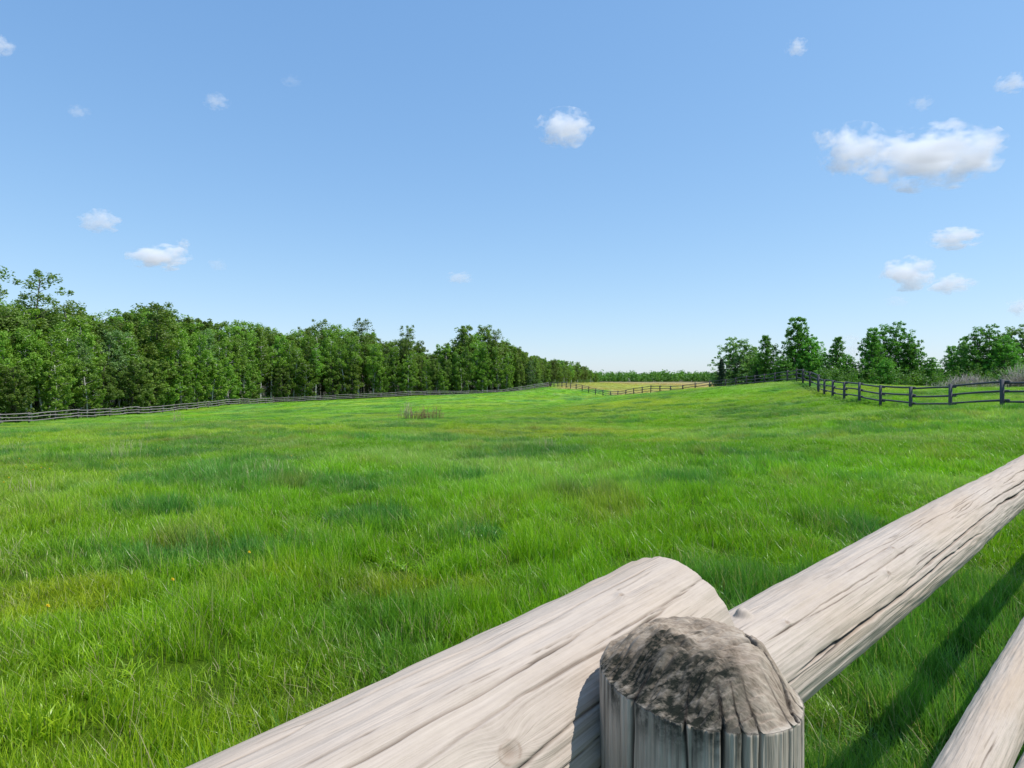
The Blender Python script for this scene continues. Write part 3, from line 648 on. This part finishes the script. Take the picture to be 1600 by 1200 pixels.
# tree-top outline of the wood, photo columns -> height of the crown line
top_px = [-300, -60, -20, 70, 100, 180, 240, 330, 400, 460, 505, 565, 600, 636, 665, 700, 745, 790, 830, 870, 905, 935]
top_py = [430, 445, 478, 482, 488, 494, 484, 500, 512, 520, 512, 512, 535, 525, 552, 545, 520, 535, 556, 563, 568, 582]
edge = np.array([(-26, 50)]+[ (p[0], p[1]) for p in LEFT[1:-1]]); 
segs = np.r_[0, np.cumsum(np.hypot(*np.diff(np.array(LEFT), axis=0).T))]
LF = np.array(LEFT)
def along(s): return np.array([np.interp(s, segs, LF[:, 0]), np.interp(s, segs, LF[:, 1])])
def nrm_at(s):
    d = along(s+2)-along(s-2); d /= np.linalg.norm(d); return np.array([-d[1], d[0]])
wood = []
def put_row(offset, step, jit, s0, s1, hf, kinds, row):
    s = s0
    while s < s1:
        p = along(s)+nrm_at(s)*(offset+random.uniform(-jit, jit)); px = 800+p[0]/p[1]*F
        zt = CZ+(HY-np.interp(px, top_px, top_py))/F*p[1]; H = (zt-gz1(*p))*hf*random.uniform(.86, 1.0)
        wood.append((px, p, max(4, H), random.choice(kinds), row)); s += step*random.uniform(.75, 1.25)
tot = segs[-1]
put_row(3.2, 5.6, 1.0, 2, tot-8, .55, ['young', 'young', 'young_olive'], 0)
put_row(5.5, 3.1, 1.2, 2, tot-2, .86, ['aspen', 'slim', 'silver', 'slim', 'aspen', 'slim', 'olive'], 1)
put_row(5.0, 6.5, .6, 2, tot-4, .80, ['slim'], 6)
put_row(9.5, 3.6, 1.6, 2, tot, .97, ['aspen', 'olive', 'olive'], 2)
FPX, FD = [-330, -150, 14, 115, 200, 259, 335, 430, 520, 640, 750, 805, 856], [56, 64, 75, 84, 97, 108, 124, 148, 155, 162, 166, 170, 172]
for row, dd, step, hf in ((3, 15, 17, .98), (4, 25, 16, 1.0)):          # back rows, evenly filling the depth of the wood
    px = -250.0
    while px < 850:
        d = np.interp(px, FPX, FD)+dd+random.uniform(-3, 4); x = (px-800)/F*d; zt = CZ+(HY-np.interp(px, top_px, top_py))/F*d
        wood.append((px, np.array([x, d]), (zt-gz1(x, d))*hf*random.uniform(.9, 1.03), random.choice(['olive', 'aspen', 'olive', 'slim']), row)); px += step*random.uniform(.75, 1.25)*(1.4 if px < 100 else 1)
# the wood's edge running away behind the corner
for i in range(34):
    t = i/33; px = 800+t*132; d = 180+ (t**1.4)*190; 
    for off_, hf in ((0, .92), (7, 1.0)):
        dd = d+off_*2+random.uniform(-3, 3); pxx = px-off_*1.6+random.uniform(-2, 2); x = (pxx-800)/F*dd
        zt = CZ+(HY-np.interp(pxx, top_px, top_py))/F*dd; wood.append((pxx, np.array([x, dd]), max(5, zt-gz1(x, dd))*hf*random.uniform(.88, 1.04), random.choice(['aspen', 'olive', 'olive', 'young']), 5))
wood.sort(key=lambda a: a[0])
rown = {6: 'thin aspen', 0: 'low leafy young tree', 1: 'slim aspen', 2: 'taller aspen', 3: 'tall tree', 4: 'tall tree', 5: 'rounded tree'}
rown_extra = None
front = [w for w in wood if w[4] in (0, 1)]; cnt = {}
zone_names = [(-9999, 0, 'beyond the left edge'), (0, 130, 'near the left edge'), (130, 260, 'where the fence starts climbing'), (260, 400, 'behind the climbing fence'),
              (400, 520, 'left of the tall trio'), (520, 640, 'above the brown weeds'), (640, 720, 'left of the tallest clump'), (720, 800, 'around the tallest clump'), (800, 9999, 'where the wood tapers off')]
kw = {'slim': 'white-stemmed', 'aspen': 'green', 'olive': 'olive', 'silver': 'grey-green', 'young': 'bright', 'young_olive': 'olive'}
rown = {6: 'thin aspen', 0: 'low young tree', 1: 'slim aspen', 2: 'taller aspen', 3: 'tall tree', 4: 'tall tree', 5: 'rounded tree'}
N2 = ORD+['eleventh', 'twelfth', 'thirteenth', 'fourteenth', 'fifteenth', 'sixteenth', 'seventeenth', 'eighteenth', 'nineteenth']
for a, b in (('twentieth', 'twenty'), ('thirtieth', 'thirty'), ('fortieth', 'forty'), ('fiftieth', 'fifty'), ('sixtieth', 'sixty'), ('seventieth', 'seventy')): N2 += [a]+[b+'-'+o_ for o_ in ORD[:9]]
for (px, p, H, kind, row) in wood:
    z = next(n for a, b, n in zone_names if a <= px < b)
    if row in (0, 1, 5, 6):
        key = (z, row); cnt[key] = cnt.get(key, 0)+1; i = cnt[key]-1
        rr_ = {6: 'foremost', 0: 'edge', 1: 'front', 5: 'receding'}[row]
        lab = '%s %s, %s from left in the %s row, %s' % (kw[kind], rown[row], N2[i], rr_, z)
    else:
        lab = '%s %s crowded behind others, %s' % (kw[kind], rown[row], z)
    wx = 1.0 if row not in (0, 5) else 1.15
    if row in (3, 4): wx = 1.15
    tree('poplar_tree' if kind in ('olive', 'young_olive') else 'aspen_tree', kind, p[0], p[1], H, lab, 'trees of the wood behind the left fence', wx)
for px, py, d, kk, lab in [(45, 428, 92, 'tall', 'tall open-crowned poplar rising over the wood at the far left'), (-18, 425, 84, 'tall', 'tall poplar whose crown is cut by the left edge of the photo'),
                      (118, 478, 100, 'tall', 'thin dark-stemmed poplar right of the tallest left tree'), (238, 478, 112, 'olive', 'olive poplar whose ragged top peaks above the left wood'),
                      (505, 503, 170, 'tall', 'tall poplar with rounded top, first of three rising left of centre'), (567, 502, 172, 'tall', 'tall airy poplar, middle of three rising left of centre'),
                      (480, 515, 168, 'tall', 'smaller airy poplar beside the first of the three tall ones'), (636, 512, 170, 'tall', 'lone poplar with round tuft crown above a lower stretch of wood'),
                      (724, 513, 178, 'olive', 'left poplar of the tallest clump near the centre'), (752, 511, 180, 'aspen', 'middle poplar of the tallest clump near the centre'), (775, 517, 176, 'tall', 'leaning right poplar of the tallest clump near the centre'), (700, 540, 174, 'young', 'bright bushy tree before the tallest clump near the centre')]:
    x = (px-800)/F*d; zt = CZ+(HY-py)/F*d; tree('poplar_tree', kk, x, d, zt-gz1(x, d), lab, None, 1.25 if kk != 'tall' else 1.15)

# right-hand shelterbelt
RT = [(1147, 533, 88, 'willow', 1.15, 1, 'grey-green rounded poplar at the left end of the right-hand trees'), (1176, 548, 90, 'poplar', 1.0, 0, 'small dark poplar squeezed between the grey-green one and the spire-topped one'),
      (1203, 529, 86, 'poplar', .8, 3, 'narrow poplar with a thin spire top'), (1190, 555, 84, 'poplar', 1.1, 2, 'low bushy poplar under the spire-topped one'), (1245, 503, 86, 'poplar', .95, 0, 'tallest poplar of the right-hand trees'),
      (1270, 532, 84, 'poplar', 1.1, 1, 'broad poplar against the right flank of the tallest one'), (1222, 560, 82, 'poplar', 1.1, 2, 'low bright poplar at the left foot of the tallest one'), (1302, 532, 86, 'poplar', .85, 3, 'pointed poplar just left of the cloud gap'),
      (1322, 558, 84, 'poplar', 1.2, 1, 'short poplar sloping down to the cloud gap'), (1362, 519, 84, 'poplar', .85, 0, 'narrow poplar right of the cloud gap'), (1399, 510, 86, 'poplar', 1.0, 1, 'tall blue-green poplar of the middle right group'),
      (1420, 530, 85, 'poplar', .9, 2, 'poplar on the right flank of the middle right group'), (1380, 565, 80, 'poplar', 1.3, 2, 'low bushy poplar in front of the middle right group'), (1455, 563, 82, 'poplar', 1.1, 0, 'small round poplar in the gap between right-hand groups'),
      (1485, 545, 84, 'poplar', .9, 3, 'slim poplar at the left of the last right group'), (1506, 533, 86, 'poplar', .7, 0, 'pointed poplar behind the mound of dead brush'), (1545, 514, 82, 'poplar', 1.0, 1, 'tall poplar right of the mound of dead brush'),
      (1568, 530, 80, 'poplar', 1.1, 2, 'leafy poplar before the wispy willow'), (1596, 513, 90, 'willow', 1.1, 1, 'wispy grey-green willow at the right edge'), (1640, 518, 84, 'poplar', 1.1, 0, 'poplar beyond the right edge'), (1700, 510, 82, 'poplar', 1.1, 1, 'further poplar beyond the right edge'),
      (1780, 515, 80, 'poplar', 1.2, 2, 'furthest poplar beyond the right edge')]
for px, py, d, kk, wx, k, lab in RT:
    d = d+(13 if px < 1200 else 8 if px < 1275 else 0); x = (px-800)/F*d; zt = CZ+(HY-py)/F*d; tree('poplar_tree', kk, x, d, zt-gz1(x, d)+.3, lab, 'trees behind the right fence', wx*1.22, k)
st_, sc_ = spruce_mesh(5, 5); st_.materials.append(M_BARK_D); sc_.materials.append(M_NEEDLE)
for px, py, d, lab in [(1127, 560, 98, 'dark spruce at the left foot of the grey-green poplar'), (1184, 568, 95, 'dark small spruce in front of the poplars left of the tallest one')]:
    x = (px-800)/F*d; H = CZ+(HY-py)/F*d-gz1(x, d); o = empty('spruce_tree', (x, d, gz1(x, d)-.05)); o.scale = (H/5,)*3
    obj('trunk', st_, None, o); obj('crown', sc_, None, o); tag(o, lab, 'tree', 'trees behind the right fence')

# undergrowth inside the wood and under the shelterbelt
def undergrowth():
    cen, rad = [], []
    for off_, n, hmax in ((3.0, 500, .9), (8, 700, 1.8), (14, 800, 3.0), (22, 800, 5), (30, 700, 8)):
        for _ in range(n):
            s = random.uniform(0, tot); p = along(s)+nrm_at(s)*(off_+random.uniform(-1.4, 1.8)); cen.append([p[0], p[1], gz1(*p)+random.uniform(.1, hmax)]); rad.append(random.uniform(.5, 1.1))
    for i in range(420):
        t = random.random(); px = 800+t*135; d = 186+(t**1.4)*190+random.uniform(-3, 10); x = (px-800)/F*d; cen.append([x, d, gz1(x, d)+random.uniform(0, 2.2)]); rad.append(random.uniform(.6, 1.3))
    me = leaf_cloud('undergrowth', np.array(cen), np.array(rad), 34, .15, 77, rng.random(len(cen)))
    tag(obj('undergrowth', me, M_UNDER), 'tangled undergrowth beneath the trees of the left wood', 'undergrowth', kind='stuff')
    cen, rad = [], []
    for _ in range(1200):
        px = random.uniform(1120, 1750); d = random.uniform(76, 92)+(20 if px < 1215 else 10 if px < 1280 else 0); x = (px-800)/F*d; cen.append([x, d, gz1(x, d)+random.uniform(.0, 1.9)]); rad.append(random.uniform(.3, .6))
    me = leaf_cloud('undergrowth', np.array(cen), np.array(rad), 40, .10, 78, rng.random(len(cen)))
    tag(obj('undergrowth', me, M_UNDER), 'low bushes and suckers at the feet of the right-hand trees', 'undergrowth', kind='stuff')
undergrowth()
# far wood on the horizon
def far_wood():
    cen, rad = [], []
    for _ in range(2600):
        px = random.uniform(850, 1700); d = random.uniform(470, 560); x = (px-800)/F*d
        h = np.interp(px, [850, 930, 960, 985, 1005, 1025, 1050, 1100, 1700], [13, 8, 6, 7, 5.5, 8, 7, 6.5, 7])*random.uniform(.55, 1.12)
        cen.append([x, d, -1+h*random.random()**.6]); rad.append(random.uniform(1.6, 3.2))
    me = leaf_cloud('far_wood', np.array(cen), np.array(rad), 26, .75, 79, rng.random(len(cen)))
    tag(obj('far_wood', me, M_LEAF_B), 'distant low band of woodland on the horizon beyond the dry field', 'woodland', kind='stuff')
far_wood()

# ------------------------------------------------------------------ weeds, dead brush, straw, dandelions
def stalk_mat(name, a, b):
    m = NT(name); ri = m.n('NewGeometry').outputs['Random Per Island']; m.link(m.mix(ri, a, b), m.b.inputs['Base Color']); m.b.inputs['Roughness'].default_value = .8; return m.m
M_BROWN = stalk_mat('dead_weed_stalks', (.14, .065, .035), (.34, .20, .10)); M_STRAW = stalk_mat('dry_straw', (.30, .27, .14), (.46, .40, .25)); M_TWIG = stalk_mat('grey_dead_twigs', (.32, .26, .23), (.56, .48, .42))
def stalks(n, rx, ry, h0, h1, w, seed, spread=.2, branch=0):
    r = np.random.default_rng(seed); T = []
    for i in range(n):
        x, y = r.normal(0, rx*.5), r.normal(0, ry*.5); h = r.uniform(h0, h1); a = r.uniform(0, 6.28); l = h*abs(r.normal(0, spread)); e = np.array([x+cos(a)*l, y+sin(a)*l, h])
        b = np.array([x, y, -.05]); T.append(([b, (b+e)/2+[0, 0, h*.08], e], [w, w*.8, w*.4], 4))
        for k in range(branch):
            f = r.uniform(.35, .95); s = b+(e-b)*f; a2 = r.uniform(0, 6.28); q = s+np.array([cos(a2)*.25, sin(a2)*.25, .3])*h*r.uniform(.3, .8); T.append(([s, (s+q)/2, q], [w*.6, w*.5, w*.3], 3))
    return tube_mesh('stalks', T)
def plant(name, me, mat, px, d, label, cat, group=None, parts='stalks', rz=0):
    x = (px-800)/F*d; o = empty(name, (x, d, gz1(x, d)), rz); obj(parts, me, mat, o); tag(o, label, cat, group); return o
plant('dead_weeds', stalks(80, 1.5, .6, .35, 1.2, .014, 1, .26, 3), M_BROWN, 662, 52, 'clump of reddish brown dead weed stalks standing in the pasture left of centre', 'weeds')
plant('dead_weeds', stalks(30, .5, .4, .5, 1.6, .014, 8, .18, 2), M_STRAW, 636, 53, 'paler taller dead stalks at the left end of the brown weed clump', 'weeds')
plant('leafy_weed', stalks(16, .4, .3, .4, 1.1, .010, 2, .15, 3), M_STRAW, 276, 52, 'single slender yellowish weed before the left fence', 'weeds')
for i, (px, d, h, lab) in enumerate([(8, 5.6, .30, 'pale straw stalks standing at the left photo edge'), (150, 6.0, .30, 'leaning bleached straw stalk right of the left-edge stalks'), (36, 9, .30, 'bleached straw tuft beside the dandelion patch'), (190, 14.5, .55, 'largest bleached straw tuft, in the left meadow'), (205, 16.5, .5, 'straw tuft just behind the largest one'),
                                 (15, 17, .4, 'faint straw tuft near the left edge, far meadow'), (390, 9.6, .25, 'small straw tuft above the long dark grass patch'), (418, 10.5, .32, 'thin upright straw stalk right of the small tuft'), (1195, 7.2, .25, 'dry straw wisps before the right dark grass'), (230, 29, .7, 'distant pale straw tuft below the left fence'), (860, 16, .4, 'thin straw stalks in the middle meadow')]):
    plant('straw_tuft', stalks(9 if d < 9 else 22, .10 if d < 9 else .35, .12, h*.4, h*.95, .0015 if d < 9 else .0028, 20+i, .35), M_STRAW, px, d, lab, 'dry grass', 'bleached straw tufts in the meadow')
# mound of dead brush behind the right fence
mx, md = (1512-800)/F*62, 62.0
mo = empty('brush_mound', (mx, md, gz1(mx, md))); tag(mo, 'mound of bare grey dead brush with weeds growing on it', 'brush pile')
r = np.random.default_rng(4); T = []
for i in range(900):
    x = r.normal(0, 1.5); y = r.normal(0, .9); zt = 1.35*np.exp(-(x/2.3)**2-(y/1.4)**2); a = r.uniform(0, 6.28); h = r.uniform(.3, .85); b = np.array([x, y, zt*r.uniform(.2, 1)-.1]); e = b+[cos(a)*h*.45, sin(a)*h*.45, h]
    T.append(([b, (b+e)/2, e], [.014, .010, .004], 3))
obj('twigs', tube_mesh('twigs', T), M_TWIG, mo)
cc = np.c_[r.normal(.2, 1.7, 120), r.normal(-.4, .8, 120), r.uniform(0, 1, 120)]; cc[:, 2] *= .85*np.exp(-(cc[:, 0]/2.6)**2)
obj('weeds', leaf_cloud('weeds', cc, np.full(120, .3), 30, .05, 6, r.random(120)), M_LEAF_O, mo)
sx, sd = (1592-800)/F*66, 66.0
so = empty('bare_shrub', (sx, sd, gz1(sx, sd))); tag(so, 'greyish purple twiggy shrub at the right edge behind the fence', 'shrub')
T = []
for i in range(420):
    a = r.uniform(0, 6.28); el = r.uniform(.3, 1.4); h = r.uniform(1.2, 2.9); b = np.array([r.normal(0, .4), r.normal(0, .4), 0]); e = b+[cos(a)*cos(el)*h, sin(a)*cos(el)*h, sin(el)*h]; T.append(([b, (b+e)/2+[0, 0, .15], e], [.02, .013, .005], 3))
obj('twigs', tube_mesh('twigs', T), M_TWIG, so)
cc = r.normal(0, .9, (70, 3))+[0, 0, 1.6]; obj('leaves', leaf_cloud('leaves', cc, np.full(70, .3), 20, .05, 9, r.random(70)), M_LEAF_G, so)

# dandelions
m = NT('dandelion_yellow'); m.b.inputs['Base Color'].default_value = (.80, .60, .02, 1); m.b.inputs['Roughness'].default_value = .7; M_DAN = m.m
m = NT('dandelion_stem'); m.b.inputs['Base Color'].default_value = (.14, .22, .05, 1); M_STEM = m.m
stem = tube_mesh('stem', [([(0, 0, -.02), (.01, 0, .12), (.015, 0, .25)], [.003, .0025, .002], 5)])
hv, hq = [], []
for ring, (nr, ln, zz) in enumerate(((26, .022, .252), (22, .018, .257), (16, .012, .262), (9, .007, .266))):
    for k in range(nr):
        a = 2*pi*k/nr+ring*.3; c0 = np.array([.015, 0, zz-.006]); dv = np.array([cos(a), sin(a), .25+ring*.25])*ln; sv = np.array([-sin(a), cos(a), 0])*.0028
        b0 = len(hv); hv += [c0-sv*.5, c0+sv*.5, c0+dv+sv, c0+dv-sv]; hq.append([b0, b0+1, b0+2, b0+3])
head = mesh_q('flower_head', np.array(hv), hq, False); stem.materials.append(M_STEM); head.materials.append(M_DAN)
for i, (px, d, lab) in enumerate([(4, 8.4, 'dandelion at the left photo edge'), (12, 8.9, 'dandelion just inside the left edge'), (40, 10.4, 'left dandelion of the row near the left edge'), (52, 10.0, 'second dandelion of the row near the left edge'), (64, 10.3, 'third dandelion of the row near the left edge'), (76, 10.1, 'right dandelion of the row near the left edge'),
                                  (245, 14.2, 'left dandelion beside the straw tuft'), (250, 14.6, 'right dandelion beside the straw tuft'), (75, 3.75, 'nearest dandelion low at the left'), (268, 4.3, 'dandelion in the near grass right of the nearest one'), (262, 20, 'far left dandelion in the middle meadow'), (455, 12, 'lone dandelion left of centre'), (390, 5.0, 'small dandelion in the lush near grass'), (30, 12.5, 'dandelion behind the left row')]):
    x = (px-800)/F*d; o = empty('dandelion', (x, d, gz1(x, d)+.03), i*1.3); o.scale = (.55, .55, .9); obj('stem', stem, None, o); obj('flower_head', head, None, o); tag(o, 'yellow '+lab, 'flower', 'dandelions in the meadow')

# ------------------------------------------------------------------ clouds
def cloud_mat():
    m = bpy.data.materials.new('cloud_vapour'); m.use_nodes = True; t = m.node_tree; t.nodes.clear(); N = t.nodes.new; L = t.links.new
    out = N('ShaderNodeOutputMaterial'); vol = N('ShaderNodeVolumePrincipled'); L(vol.outputs[0], out.inputs['Volume'])
    vol.inputs['Color'].default_value = (1, 1, 1, 1); vol.inputs['Anisotropy'].default_value = 0
    tc = N('ShaderNodeTexCoord'); oi = N('ShaderNodeObjectInfo'); ad = N('ShaderNodeVectorMath'); ad.operation = 'ADD'; L(tc.outputs['Object'], ad.inputs[0])
    mu = N('ShaderNodeMath'); mu.operation = 'MULTIPLY'; mu.inputs[1].default_value = 37; L(oi.outputs['Random'], mu.inputs[0]); L(mu.outputs[0], ad.inputs[1])
    no = N('ShaderNodeTexNoise'); no.inputs['Scale'].default_value = 1.9; no.inputs['Detail'].default_value = 6; no.inputs['Roughness'].default_value = .6; L(ad.outputs[0], no.inputs['Vector'])
    ln = N('ShaderNodeVectorMath'); ln.operation = 'LENGTH'; L(tc.outputs['Object'], ln.inputs[0])
    a = N('ShaderNodeMath'); a.operation = 'MULTIPLY'; a.inputs[1].default_value = 3.6; s1 = N('ShaderNodeMath'); s1.operation = 'SUBTRACT'; s1.inputs[1].default_value = .5; L(no.outputs[0], s1.inputs[0]); L(s1.outputs[0], a.inputs[0])
    b = N('ShaderNodeMath'); b.operation = 'SUBTRACT'; L(a.outputs[0], b.inputs[0]); L(ln.outputs['Value'], b.inputs[1])
    mr = N('ShaderNodeMapRange'); mr.inputs[1].default_value = -.72; mr.inputs[2].default_value = -.42; mr.inputs[3].default_value = 0; L(b.outputs[0], mr.inputs[0]); L(oi.outputs['Alpha'], mr.inputs[4])
    dn = N('ShaderNodeMath'); dn.operation = 'MULTIPLY'; dn.inputs[1].default_value = .026; L(mr.outputs[0], dn.inputs[0]); L(dn.outputs[0], vol.inputs['Density'])
    return m
MC = cloud_mat()
import bmesh
bm = bmesh.new(); bmesh.ops.create_icosphere(bm, subdivisions=3, radius=1.0); cme = bpy.data.meshes.new('cloud'); bm.to_mesh(cme); bm.free(); cme.materials.append(MC)
CL = [(1455, 246, 92, 44, 1, 'largest puffy white cloud, right side of the sky'), (1330, 236, 44, 36, 1, 'white cloud touching the left of the largest one'), (1285, 216, 18, 12, .25, 'faint wisp left of the large clouds'), (1546, 228, 16, 12, .35, 'faint wisp right of the large clouds'), (1408, 288, 14, 12, .3, 'small wisp under the largest cloud'),
      (882, 202, 40, 26, .9, 'lone white cloud right of the sky centre'), (250, 402, 42, 18, .9, 'small flat white cloud over the left wood'), (288, 382, 10, 8, .5, 'tiny puff above the small flat cloud'), (157, 346, 28, 16, .6, 'small pale cloud over the far left wood'), (340, 160, 18, 12, .3, 'faint puff high at the upper left'), (340, 414, 14, 9, .3, 'faint puff right of the small flat cloud'),
      (125, 176, 16, 10, .22, 'very faint wisp at the upper left'), (718, 434, 19, 9, .4, 'tiny pale cloud low near the centre'), (4, 74, 18, 14, .6, 'cloud fragment in the upper left corner'), (1243, 76, 16, 12, .5, 'small puff at the top right of centre'), (1436, 163, 17, 10, .35, 'small faint cloud above the largest one'), (1578, 132, 22, 14, .5, 'pale cloud near the upper right corner'),
      (1490, 372, 36, 16, .7, 'flat white cloud under the largest one'), (1418, 428, 36, 24, .9, 'puffy white cloud low on the right'), (1485, 444, 34, 14, .6, 'flat wispy cloud right of the low puffy one'), (1400, 470, 18, 9, .25, 'faint smear under the low puffy cloud'), (1592, 480, 16, 14, .6, 'cloud fragment low at the right edge'), (1335, 545, 34, 20, .15, 'pale cloud peeping through the gap in the right-hand trees'), (456, 128, 14, 8, .15, 'barely visible puff high left of centre')]
for ic, (px, py, rx, ry, dn, lab) in enumerate(CL):
    D = 1500.0 + (0 if ic < 2 else 330.0*((ic*7) % 5) + 420); o = obj('cloud', cme, None, None, ((px-800)/F*D, D, CZ+(HY-py)/F*D)); k = 1.22
    o.scale = (rx/F*D*k, (rx+ry)/2/F*D*k, ry/F*D*k); o.color = (1, 1, 1, dn); tag(o, lab, 'cloud', 'small clouds scattered over the sky')
print('objects', len(bpy.data.objects))
